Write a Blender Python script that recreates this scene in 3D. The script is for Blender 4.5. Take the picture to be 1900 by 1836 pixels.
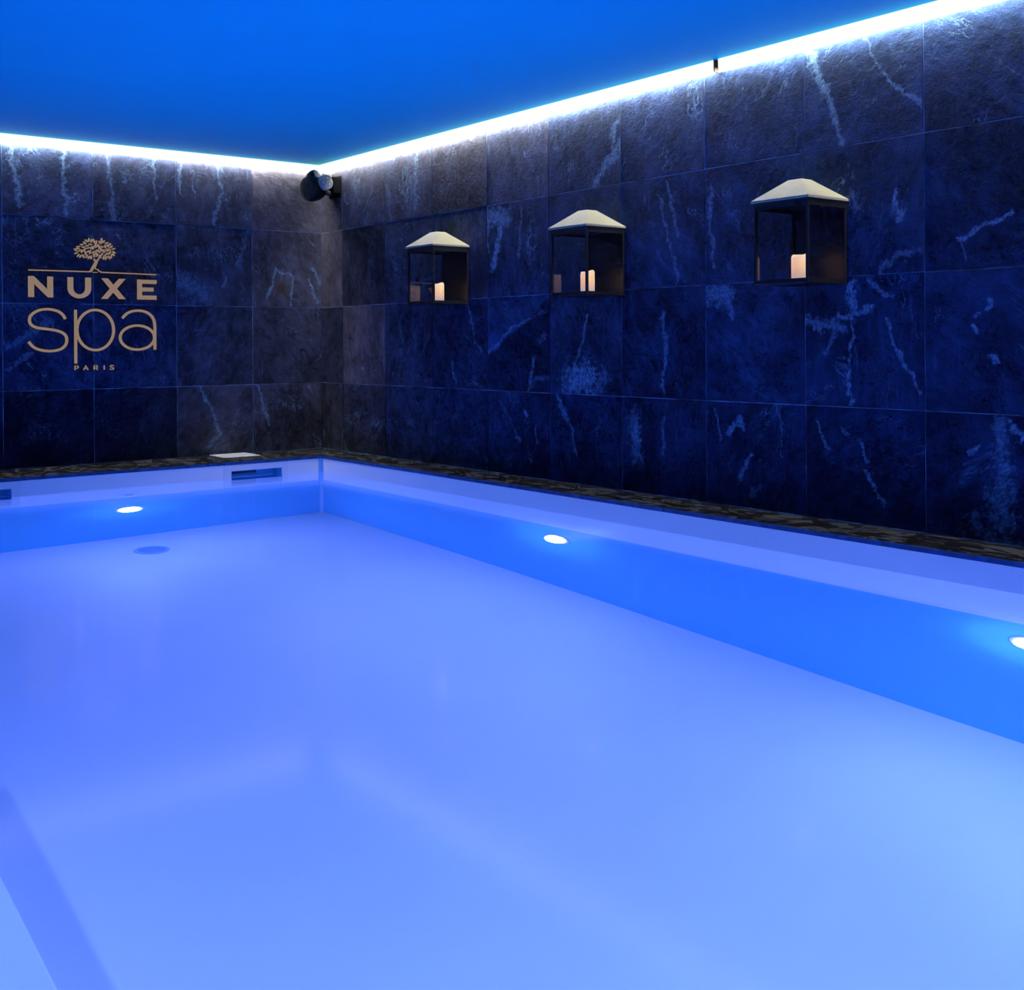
import bpy, bmesh, math, random
from mathutils import Vector, Matrix
random.seed(7)
for o in list(bpy.data.objects):
    bpy.data.objects.remove(o)
sc = bpy.context.scene
COL = sc.collection

# ------------------------------------------------------------------ camera
FPX, PX, PY = 2089.436, 864.574, 642.772          # focal length and principal point (1900 x 1836 frame)
YAW, PITCH, ROLL = 0.640299, -0.0025138, -0.0067139
cam_d = bpy.data.cameras.new('camera')
cam = bpy.data.objects.new('camera', cam_d); COL.objects.link(cam); sc.camera = cam
fw = Vector((math.sin(YAW)*math.cos(PITCH), math.cos(YAW)*math.cos(PITCH), math.sin(PITCH)))
rt = Vector((math.cos(YAW), -math.sin(YAW), 0)); up = rt.cross(fw)
r2 = rt*math.cos(ROLL) + up*math.sin(ROLL); u2 = up*math.cos(ROLL) - rt*math.sin(ROLL)
m = Matrix((r2, u2, -fw)).transposed().to_4x4(); m.translation = (-4.48872, -7.97044, 0.83025)
cam.matrix_world = m
cam_d.sensor_fit = 'HORIZONTAL'; cam_d.sensor_width = 36.0
cam_d.lens = FPX/1900*36
cam_d.shift_x = (950-PX)/1900; cam_d.shift_y = -(918-PY)/1900
cam_d.clip_start = 0.02

# ------------------------------------------------------------------ world, light levels, exposure
w = bpy.data.worlds.new('world'); sc.world = w; w.use_nodes = True
w.node_tree.nodes['Background'].inputs[0].default_value = (0, 0, 0, 1)
w.node_tree.nodes['Background'].inputs[1].default_value = 0
POOL_RGB = (0.140, 0.230, 1.0); POOL_L = 980.0       # underwater lamps
LED_RGB = (1.0, 0.975, 0.90); LED_L = 135.0; COVER_L = 1.10           # corner light strips under the ceiling
sc.view_settings.view_transform = 'Standard'; sc.view_settings.look = 'None'
sc.view_settings.exposure = 0.0; sc.view_settings.gamma = 1.0
sc.view_settings.use_curve_mapping = False
cy = sc.cycles
cy.use_denoising = True
cy.max_bounces = 7; cy.diffuse_bounces = 3; cy.transmission_bounces = 5; cy.glossy_bounces = 3
cy.use_adaptive_sampling = True; cy.adaptive_threshold = 0.06; cy.adaptive_min_samples = 12
cy.transparent_max_bounces = 16
cy.caustics_reflective = False; cy.sample_clamp_indirect = 6.0; cy.blur_glossy = 0.5

# ------------------------------------------------------------------ dimensions (metres; corner of the two slate walls = origin)
TW, TH = 0.6154, 0.600              # slate tile pitch
R0 = 0.335                          # cut tile next to the corner on the right wall
ROWS = [0.0, 0.527, 1.127, 1.727, 2.2675]
ZC = 2.268                          # ceiling underside
XL, YN = -5.60, -9.20               # unseen walls
PXR, PXL, PYF, PYN = -0.31, -4.30, -0.54, -7.35      # pool inner faces
ZW = -0.12                          # water level
def zfloor(y): return -1.78 - (y+7.35)/(7.35-0.54)*0.20

# ------------------------------------------------------------------ helpers
def link(name, me, mat=None, parent=None, loc=(0, 0, 0), rot=(0, 0, 0)):
    o = bpy.data.objects.new(name, me); COL.objects.link(o)
    if mat is not None and me is not None and not me.materials: me.materials.append(mat)
    o.location = loc; o.rotation_euler = rot
    if parent is not None: o.parent = parent
    return o
def finish(bm, name, smooth=False):
    bmesh.ops.recalc_face_normals(bm, faces=bm.faces)
    me = bpy.data.meshes.new(name); bm.to_mesh(me); bm.free()
    if smooth:
        for p in me.polygons: p.use_smooth = True
    return me
def box(bm, a, b):
    vs = [bm.verts.new((x, y, z)) for x in (a[0], b[0]) for y in (a[1], b[1]) for z in (a[2], b[2])]
    for f in ((0, 1, 3, 2), (4, 6, 7, 5), (0, 4, 5, 1), (2, 3, 7, 6), (0, 2, 6, 4), (1, 5, 7, 3)):
        bm.faces.new([vs[i] for i in f])
    return vs
def boxes(name, lst, bevel=0):
    bm = bmesh.new()
    for a, b in lst: box(bm, a, b)
    if bevel: bmesh.ops.bevel(bm, geom=bm.edges[:], offset=bevel, segments=1, affect='EDGES')
    return finish(bm, name)
def lathe(name, prof, n=32, axis='Z', smooth=True, sharp=35):
    bm = bmesh.new(); rings = []
    for r, h in prof:
        if r < 1e-6: rings.append([bm.verts.new((0, 0, h))])
        else: rings.append([bm.verts.new((r*math.cos(2*math.pi*i/n), r*math.sin(2*math.pi*i/n), h)) for i in range(n)])
    for A, B in zip(rings, rings[1:]):
        for i in range(n):
            j = (i+1) % n
            if len(A) == 1 and len(B) == 1: continue
            if len(A) == 1: bm.faces.new((A[0], B[i], B[j]))
            elif len(B) == 1: bm.faces.new((A[i], A[j], B[0]))
            else: bm.faces.new((A[i], A[j], B[j], B[i]))
    me = finish(bm, name, smooth)
    if smooth and sharp: me.set_sharp_from_angle(angle=math.radians(sharp))
    return me
def prism(name, polys, d0, d1, bevel=0):
    """polygons in the XZ plane extruded along y from d0 to d1"""
    bm = bmesh.new()
    for poly in polys:
        f = [bm.verts.new((x, d0, z)) for x, z in poly]; g = [bm.verts.new((x, d1, z)) for x, z in poly]
        bm.faces.new(f); bm.faces.new(g[::-1])
        for i in range(len(poly)):
            j = (i+1) % len(poly); bm.faces.new((f[i], g[i], g[j], f[j]))
    return finish(bm, name)
def catmull(P, k=5):
    out = []
    for i in range(len(P)-1):
        p0 = P[max(i-1, 0)]; p1 = P[i]; p2 = P[i+1]; p3 = P[min(i+2, len(P)-1)]
        for j in range(k):
            t = j/k
            out.append(tuple(0.5*((2*b)+(c-a)*t+(2*a-5*b+4*c-d)*t*t+(3*b-a-3*c+d)*t**3) for a, b, c, d in zip(p0, p1, p2, p3)))
    return out+[P[-1]]
def stroke(P, wd, closed=False):
    """flat ribbon polygons (quads joined as one outline) along a centre line; wd = width or list of widths"""
    n = len(P); L = []; R = []
    for i in range(n):
        if closed: a, b = P[i-1], P[(i+1) % n]
        else: a, b = P[max(i-1, 0)], P[min(i+1, n-1)]
        dx, dz = b[0]-a[0], b[1]-a[1]; l = math.hypot(dx, dz) or 1
        h = (wd[i] if isinstance(wd, (list, tuple)) else wd)/2
        L.append((P[i][0]-dz/l*h, P[i][1]+dx/l*h)); R.append((P[i][0]+dz/l*h, P[i][1]-dx/l*h))
    return L, R
def ribbon(bm, P, wd, d0, d1, closed=False):
    L, R = stroke(P, wd, closed); n = len(P)
    q = [[bm.verts.new((x, d, z)) for x, z in S] for S in (L, R) for d in (d0, d1)]   # L0 L1 R0 R1
    for i in range(n if closed else n-1):
        j = (i+1) % n
        bm.faces.new((q[0][i], q[0][j], q[2][j], q[2][i])); bm.faces.new((q[1][i], q[3][i], q[3][j], q[1][j]))
        bm.faces.new((q[0][i], q[1][i], q[1][j], q[0][j])); bm.faces.new((q[2][i], q[2][j], q[3][j], q[3][i]))
    if not closed:
        for i in (0, n-1): bm.faces.new((q[0][i], q[2][i], q[3][i], q[1][i]))
def tube(name, P, r, n=8):
    bm = bmesh.new(); rings = []
    for i, c in enumerate(P):
        c = Vector(c); t = (Vector(P[min(i+1, len(P)-1)])-Vector(P[max(i-1, 0)])).normalized()
        a = t.orthogonal().normalized(); b = t.cross(a)
        rings.append([bm.verts.new(c+r*(math.cos(2*math.pi*k/n)*a+math.sin(2*math.pi*k/n)*b)) for k in range(n)])
    for A, B in zip(rings, rings[1:]):
        d = min(range(n), key=lambda s: sum((A[k].co-B[(k+s) % n].co).length for k in range(n)))
        for k in range(n): bm.faces.new((A[k], A[(k+1) % n], B[(k+1+d) % n], B[(k+d) % n]))
    bm.faces.new(rings[0]); bm.faces.new(rings[-1][::-1])
    return finish(bm, name, True)
def tag(o, label, cat, group=None):
    o['label'] = label; o['category'] = cat
    if group: o['group'] = group
    return o
def struct(o, label=None):
    o['kind'] = 'structure'
    if label: o['label'] = label
    return o
def empty(name, loc=(0, 0, 0), rot=(0, 0, 0)):
    o = bpy.data.objects.new(name, None); COL.objects.link(o); o.location = loc; o.rotation_euler = rot
    o.empty_display_size = 0.05
    return o

# ------------------------------------------------------------------ materials
class NT:
    def __init__(s, name):
        s.m = bpy.data.materials.new(name); s.m.use_nodes = True; s.t = s.m.node_tree
        s.t.nodes.clear(); s.out = s.n('ShaderNodeOutputMaterial')
    def n(s, ty, **kw):
        nd = s.t.nodes.new(ty)
        for k, v in kw.items(): setattr(nd, k, v)
        return nd
    def put(s, sock, v):
        if hasattr(v, 'links') and hasattr(v, 'node'): s.t.links.new(v, sock)
        elif isinstance(v, (tuple, list)) and sock.type == 'RGBA' and len(v) == 3: sock.default_value = (*v, 1)
        else: sock.default_value = v
    def math(s, op, a, b=0.0, c=0.0, clamp=False):
        nd = s.n('ShaderNodeMath', operation=op, use_clamp=clamp)
        for k, v in zip(nd.inputs, (a, b, c)): s.put(k, v)
        return nd.outputs[0]
    def vec(s, op, a, b=(0, 0, 0), scale=None):
        nd = s.n('ShaderNodeVectorMath', operation=op); s.put(nd.inputs[0], a)
        if op == 'SCALE': s.put(nd.inputs['Scale'], scale)
        else: s.put(nd.inputs[1], b)
        return nd.outputs['Value'] if op in ('DOT_PRODUCT', 'LENGTH', 'DISTANCE') else nd.outputs[0]
    def noise(s, v, scale, detail=4, rough=0.55, dist=0.0):
        nd = s.n('ShaderNodeTexNoise'); s.put(nd.inputs['Vector'], v)
        nd.inputs['Scale'].default_value = scale; nd.inputs['Detail'].default_value = detail
        nd.inputs['Roughness'].default_value = rough; nd.inputs['Distortion'].default_value = dist
        return nd.outputs['Fac']
    def ss(s, v, a, b, lo=0.0, hi=1.0):
        nd = s.n('ShaderNodeMapRange', interpolation_type='SMOOTHSTEP'); s.put(nd.inputs[0], v)
        for i, q in enumerate((a, b, lo, hi)): s.put(nd.inputs[i+1], q)
        return nd.outputs[0]
    def mix(s, f, a, b, blend='MIX'):
        nd = s.n('ShaderNodeMix', data_type='RGBA', blend_type=blend)
        s.put(nd.inputs[0], f); s.put(nd.inputs[6], a); s.put(nd.inputs[7], b)
        return nd.outputs[2]
    def bsdf(s, color, rough=0.5, metal=0.0, spec=0.5, normal=None, **kw):
        b = s.n('ShaderNodeBsdfPrincipled')
        s.put(b.inputs['Base Color'], color); s.put(b.inputs['Roughness'], rough)
        s.put(b.inputs['Metallic'], metal); s.put(b.inputs['Specular IOR Level'], spec)
        if normal is not None: s.put(b.inputs['Normal'], normal)
        for k, v in kw.items(): s.put(b.inputs[k.replace('_', ' ')], v)
        return b.outputs[0]
    def bump(s, h, strength, dist):
        b = s.n('ShaderNodeBump'); s.put(b.inputs['Height'], h)
        b.inputs['Strength'].default_value = strength; b.inputs['Distance'].default_value = dist
        return b.outputs[0]
    def done(s, shader): s.t.links.new(shader, s.out.inputs[0]); return s.m

def simple(name, color, rough=0.5, metal=0.0, spec=0.5, var=0.06, scale=12, bump=0.0):
    q = NT(name); co = q.n('ShaderNodeTexCoord').outputs['Object']
    f = q.noise(co, scale, 4)
    c = q.mix(q.ss(f, 0.3, 0.7), tuple(max(0, x*(1-var)) for x in color), tuple(min(1, x*(1+var)) for x in color))
    nm = q.bump(q.noise(co, scale*8, 3), bump, 0.002) if bump else None
    return q.done(q.bsdf(c, rough, metal, spec, nm))

def slate(name, stains=(), rust=None, edge=None):
    """riven slate; object colour per tile: r = tone, g = warm-grey share, b = vein amount.
    stains: (x0, z0, x1, z1, radius, strength) pale mineral marks in tile coordinates"""
    q = NT(name); tc = q.n('ShaderNodeTexCoord'); oi = q.n('ShaderNodeObjectInfo')
    rnd = oi.outputs['Random']; co = tc.outputs['Object']
    col = q.n('ShaderNodeSeparateColor'); q.put(col.inputs[0], oi.outputs['Color'])
    tone, warm, vein = col.outputs
    off = q.n('ShaderNodeCombineXYZ'); q.put(off.inputs[0], q.math('MULTIPLY', rnd, 91)); q.put(off.inputs[2], q.math('MULTIPLY', rnd, 57))
    p = q.vec('ADD', co, off.outputs[0])
    rot = q.n('ShaderNodeVectorRotate', rotation_type='Y_AXIS'); q.put(rot.inputs['Vector'], p)
    q.put(rot.inputs['Angle'], q.math('MULTIPLY', q.math('SUBTRACT', rnd, 0.5), 2.2))
    ps = q.vec('MULTIPLY', rot.outputs[0], (1.7, 1.0, 0.8))          # grain direction of this tile
    pv = q.vec('MULTIPLY', p, (7.0, 1.0, 0.8))                        # run-off streaks
    big = q.noise(p, 3.2, 4, 0.6); mid = q.noise(ps, 12, 5, 0.65, 0.6); fine = q.noise(p, 150, 3, 0.7)
    base = q.mix(warm, (0.016, 0.040, 0.110), (0.062, 0.058, 0.072))
    base = q.mix(q.ss(big, 0.35, 0.68), q.vec('SCALE', base, scale=0.62), q.vec('SCALE', base, scale=1.35))
    base = q.vec('SCALE', base, scale=q.math('MULTIPLY_ADD', tone, 1.3, 0.3))
    base = q.vec('SCALE', base, scale=q.ss(mid, 0.25, 0.75, 0.65, 1.35))
    base = q.vec('SCALE', base, scale=q.ss(fine, 0.3, 0.7, 0.80, 1.22))
    # veins: zero crossings of a distorted noise, broken up by a second one
    vn = q.noise(ps, 2.1, 6, 0.66, 0.9)
    line = q.ss(q.math('ABSOLUTE', q.math('SUBTRACT', vn, 0.5)), 0.0, 0.011, 0.9, 0.0)
    gate = q.ss(q.noise(p, 4.3, 3, 0.5), 0.47, 0.66)
    v1 = q.math('MULTIPLY', q.math('MULTIPLY', line, gate), vein)
    blot = q.math('MULTIPLY', q.ss(q.noise(p, 12, 6, 0.78, 0.4), 0.61, 0.74), vein)
    strk = q.math('MULTIPLY', q.ss(q.noise(pv, 5.0, 5, 0.68), 0.60, 0.78), q.math('MULTIPLY', vein, 0.6))
    marks = q.math('MAXIMUM', v1, q.math('MAXIMUM', q.math('MULTIPLY', blot, 0.75), strk))
    if stains:
        warp = q.noise(co, 9, 3, 0.6); warp2 = q.noise(q.vec('ADD', co, (5.3, 0, 2.1)), 9, 3, 0.6)
        wv = q.n('ShaderNodeCombineXYZ'); q.put(wv.inputs[0], q.math('MULTIPLY_ADD', warp, 0.11, -0.055)); q.put(wv.inputs[2], q.math('MULTIPLY_ADD', warp2, 0.11, -0.055))
        pw = q.vec('MULTIPLY', q.vec('ADD', co, wv.outputs[0]), (1, 0, 1))
        rag = q.math('MULTIPLY_ADD', q.noise(co, 30, 6, 0.72, 0.4), 3.4, -1.7)      # ragged outline
        wash = q.ss(q.noise(ps, 48, 5, 0.74), 0.34, 0.66, 0.18, 1.0)
        for x0, z0, x1, z1, rad, st in stains:
            d = (x1-x0, 0, z1-z0); l2 = max(d[0]**2+d[2]**2, 1e-6)
            rel = q.vec('SUBTRACT', pw, (x0, 0, z0))
            t = q.math('DIVIDE', q.vec('DOT_PRODUCT', rel, d), l2, clamp=True)
            dist = q.vec('LENGTH', q.vec('SUBTRACT', rel, q.vec('SCALE', d, scale=t)))
            k = q.math('ADD', q.math('MULTIPLY', dist, 1.18/rad), rag)
            f = q.math('MULTIPLY', q.math('MULTIPLY', q.ss(k, 0.05, 0.85, 1.0, 0.0), wash), 0.9*st)
            marks = q.math('MAXIMUM', marks, f)
    c = q.mix(marks, base, (0.21, 0.40, 0.62))
    if rust:
        d = q.vec('DISTANCE', q.vec('ADD', co, q.vec('SCALE', (1, 0, 1), scale=q.math('MULTIPLY_ADD', q.noise(co, 14, 5), 0.1, -0.05))), (rust[0], 0, rust[1]))
        c = q.mix(q.ss(d, 0.02, rust[2], 0.8, 0.0), c, (0.075, 0.05, 0.033))
    if edge:   # cleft step: the layer above the line is paler
        nx, nz, k = edge
        sd = q.math('ADD', q.vec('DOT_PRODUCT', co, (nx, 0, nz)), q.math('MULTIPLY_ADD', q.noise(co, 6, 4), 0.1, -0.05-k))
        c = q.mix(q.ss(sd, -0.004, 0.004), q.vec('SCALE', c, scale=0.6), q.vec('SCALE', c, scale=1.35))
    nm = q.bump(q.noise(p, 30, 6, 0.70, 0.5), 0.7, 0.008)
    return q.done(q.bsdf(c, q.ss(fine, 0.3, 0.7, 0.52, 0.68), 0.0, 0.05, nm))

M_SLATE = slate('slate_tile')
M_GROUT = simple('pale_grout', (0.22, 0.35, 0.52), 0.85, var=0.75, scale=5)
def coping_mat():
    q = NT('wet_slate_coping'); co = q.n('ShaderNodeTexCoord').outputs['Generated']; g = q.n('ShaderNodeNewGeometry').outputs['Position']
    dry = q.noise(q.vec('MULTIPLY', g, (8.0, 3.6, 5.0)), 1.7, 6, 0.6, 1.4)
    f = q.ss(dry, 0.52, 0.535); fn = q.noise(g, 90, 4)
    c = q.mix(f, (0.009, 0.009, 0.011), (0.060, 0.060, 0.061))
    c = q.vec('SCALE', c, scale=q.ss(fn, 0.3, 0.7, 0.8, 1.2))
    return q.done(q.bsdf(c, q.math('MULTIPLY_ADD', f, 0.30, 0.35), 0, 0.25, q.bump(q.noise(g, 28, 7, 0.65), 0.4, 0.008)))
M_COPING = coping_mat()
M_EDGE = simple('blue_stone_edging', (0.018, 0.065, 0.20), 0.5, spec=0.2, var=0.3, scale=20)
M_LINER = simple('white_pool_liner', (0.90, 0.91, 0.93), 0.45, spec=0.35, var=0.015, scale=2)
M_LINER_SHADE = simple('shaded_blue_pool_liner', (0.15, 0.60, 0.92), 0.45, spec=0.35, var=0.015, scale=2)  # shade of the underwater walls put into the liner colour
M_PLASTIC = simple('white_plastic', (0.82, 0.84, 0.86), 0.3, spec=0.5, var=0.01, scale=10)
M_CEIL = simple('blue_light_tinted_ceiling', (0.01, 0.76, 0.99), 0.55, spec=0.05, var=0.02, scale=1.2)  # blue light from the pool is put into the ceiling colour
M_BACKWALL = simple('dark_plaster', (0.045, 0.06, 0.10), 0.8, var=0.15, scale=3)
M_ALU = simple('aluminium_profile', (0.6, 0.6, 0.6), 0.35, 1.0, var=0.03)
M_BLACK = simple('black_steel', (0.012, 0.012, 0.015), 0.42, 0.0, 0.5, var=0.2, scale=20)
M_ROOF = simple('pale_zinc_roof', (0.42, 0.39, 0.26), 0.55, 0.0, 0.25, var=0.05, scale=14, bump=0.1)
M_SPK = simple('speaker_black_plastic', (0.011, 0.011, 0.013), 0.42, spec=0.3, var=0.1)
M_BRACKET = simple('matt_black_bracket', (0.003, 0.003, 0.0035), 0.8, spec=0.03, var=0.1)
M_SPKG = simple('speaker_grille_mesh', (0.030, 0.029, 0.028), 0.7, var=0.2, scale=200, bump=0.4)
M_SILVER = simple('silver_plastic', (0.50, 0.48, 0.45), 0.4, 0.1, var=0.05)
M_CABLE = simple('grey_cable', (0.10, 0.10, 0.09), 0.6)
M_COPPER = simple('copper_end_cap', (0.25, 0.13, 0.07), 0.5, var=0.1)
def emis(name, rgb, st):
    q = NT(name); e = q.n('ShaderNodeEmission'); e.inputs[0].default_value = (*rgb, 1); e.inputs[1].default_value = st
    return q.done(e.outputs[0])
M_LED = emis('led_diffuser_glow', LED_RGB, LED_L)
M_COVER = emis('opal_cover_glow', LED_RGB, COVER_L)
M_POOLLAMP = emis('pool_lamp_glow', POOL_RGB, POOL_L)
def glass_mat():
    q = NT('lantern_glass'); fr = q.n('ShaderNodeFresnel')   # thin pane: same reflectance from both sides
    q.put(fr.inputs[0], q.math('MULTIPLY_ADD', q.n('ShaderNodeNewGeometry').outputs['Backfacing'], 1/1.45-1.45, 1.45))
    t = q.n('ShaderNodeBsdfTransparent'); t.inputs[0].default_value = (0.95, 0.97, 0.97, 1)
    g = q.n('ShaderNodeBsdfGlossy'); g.inputs['Roughness'].default_value = 0.02; g.inputs[0].default_value = (1, 1, 1, 1)
    mx = q.n('ShaderNodeMixShader'); q.put(mx.inputs[0], fr.outputs[0]); q.put(mx.inputs[1], t.outputs[0]); q.put(mx.inputs[2], g.outputs[0])
    return q.done(mx.outputs[0])
M_GLASS = glass_mat()
def water_mat():
    q = NT('pool_water'); fr = q.n('ShaderNodeFresnel'); fr.inputs[0].default_value = 1.333
    rf = q.n('ShaderNodeBsdfRefraction'); rf.inputs['IOR'].default_value = 1.333; rf.inputs['Roughness'].default_value = 0.0
    rf.inputs[0].default_value = (0.93, 0.98, 1, 1)
    g = q.n('ShaderNodeBsdfGlossy'); g.inputs['Roughness'].default_value = 0.115; g.inputs[0].default_value = (1, 1, 1, 1)
    mx = q.n('ShaderNodeMixShader'); q.put(mx.inputs[0], fr.outputs[0]); q.put(mx.inputs[1], rf.outputs[0]); q.put(mx.inputs[2], g.outputs[0])
    return q.done(mx.outputs[0])
M_WATER = water_mat()
def candle_mat():
    q = NT('glowing_candle_wax'); co = q.n('ShaderNodeTexCoord').outputs['Object']
    z = q.n('ShaderNodeSeparateXYZ'); q.put(z.inputs[0], co)
    h = z.outputs[2]
    rmp = q.n('ShaderNodeValToRGB'); q.put(rmp.inputs[0], q.math('DIVIDE', h, 0.135))
    el = rmp.color_ramp.elements
    el[0].position = 0.0; el[0].color = (0.50, 0.38, 0.34, 1)
    el[1].position = 1.0; el[1].color = (0.92, 0.62, 0.36, 1)
    for pos, cc in ((0.3, (0.72, 0.43, 0.33, 1)), (0.62, (1.0, 0.52, 0.16, 1))):
        e = el.new(pos); e.color = cc
    return q.done(q.bsdf((0.75, 0.62, 0.5), 0.5, Emission_Color=rmp.outputs[0], Emission_Strength=0.95))
M_CANDLE = candle_mat()
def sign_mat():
    q = NT('bronze_lettering_added_glow'); co = q.n('ShaderNodeTexCoord').outputs['Object']
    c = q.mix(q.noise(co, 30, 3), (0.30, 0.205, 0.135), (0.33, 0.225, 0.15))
    return q.done(q.bsdf((0.10, 0.07, 0.04), 0.6, 0.0, 0.2, Emission_Color=c, Emission_Strength=0.80))  # faint emission added so the letters stay tan under blue light
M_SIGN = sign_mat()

# ------------------------------------------------------------------ room shell
def wall(name, a, b, label, mat):
    return struct(link(name, boxes(name, [(a, b)]), mat), label)
w_far = wall('wall_far', (XL-0.2, 0.003, -0.3), (0.2, 0.2, ZC), 'end wall clad in dark riven slate squares, carrying the lettered sign', M_GROUT)
w_right = wall('wall_right', (0.003, YN-0.2, -0.3), (0.2, 0.003, ZC), 'long wall clad in dark blue slate squares with three lanterns', M_GROUT)
w_left = wall('wall_left', (XL-0.2, YN-0.2, -0.3), (XL, 0.003, ZC), 'plain dark plaster wall on the step side of the pool', M_BACKWALL)
w_near = wall('wall_near', (XL, YN-0.2, -0.3), (0.003, YN, ZC), 'plain dark plaster wall opposite the sign', M_BACKWALL)
ceil = struct(link('ceiling', boxes('ceiling', [((XL-0.2, YN-0.2, ZC), (0.2, 0.2, 2.40))]), M_CEIL),
              'smooth ceiling tinted pool-light blue, edged by white light strips')

tile_cache = {}
def tile_mesh(wd, h):
    k = (round(wd, 4), round(h, 4))
    if k not in tile_cache:
        bm = bmesh.new(); g = 0.0023
        vs = box(bm, (-wd/2+g, 0, -h/2+g), (wd/2-g, 0.0055, h/2-g))
        fe = [e for e in bm.edges if all(abs(v.co.y) < 1e-6 for v in e.verts)]
        bmesh.ops.bevel(bm, geom=fe, offset=0.0010, segments=1, affect='EDGES')
        tile_cache[k] = finish(bm, 'slate_tile')
    return tile_cache[k]
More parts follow.
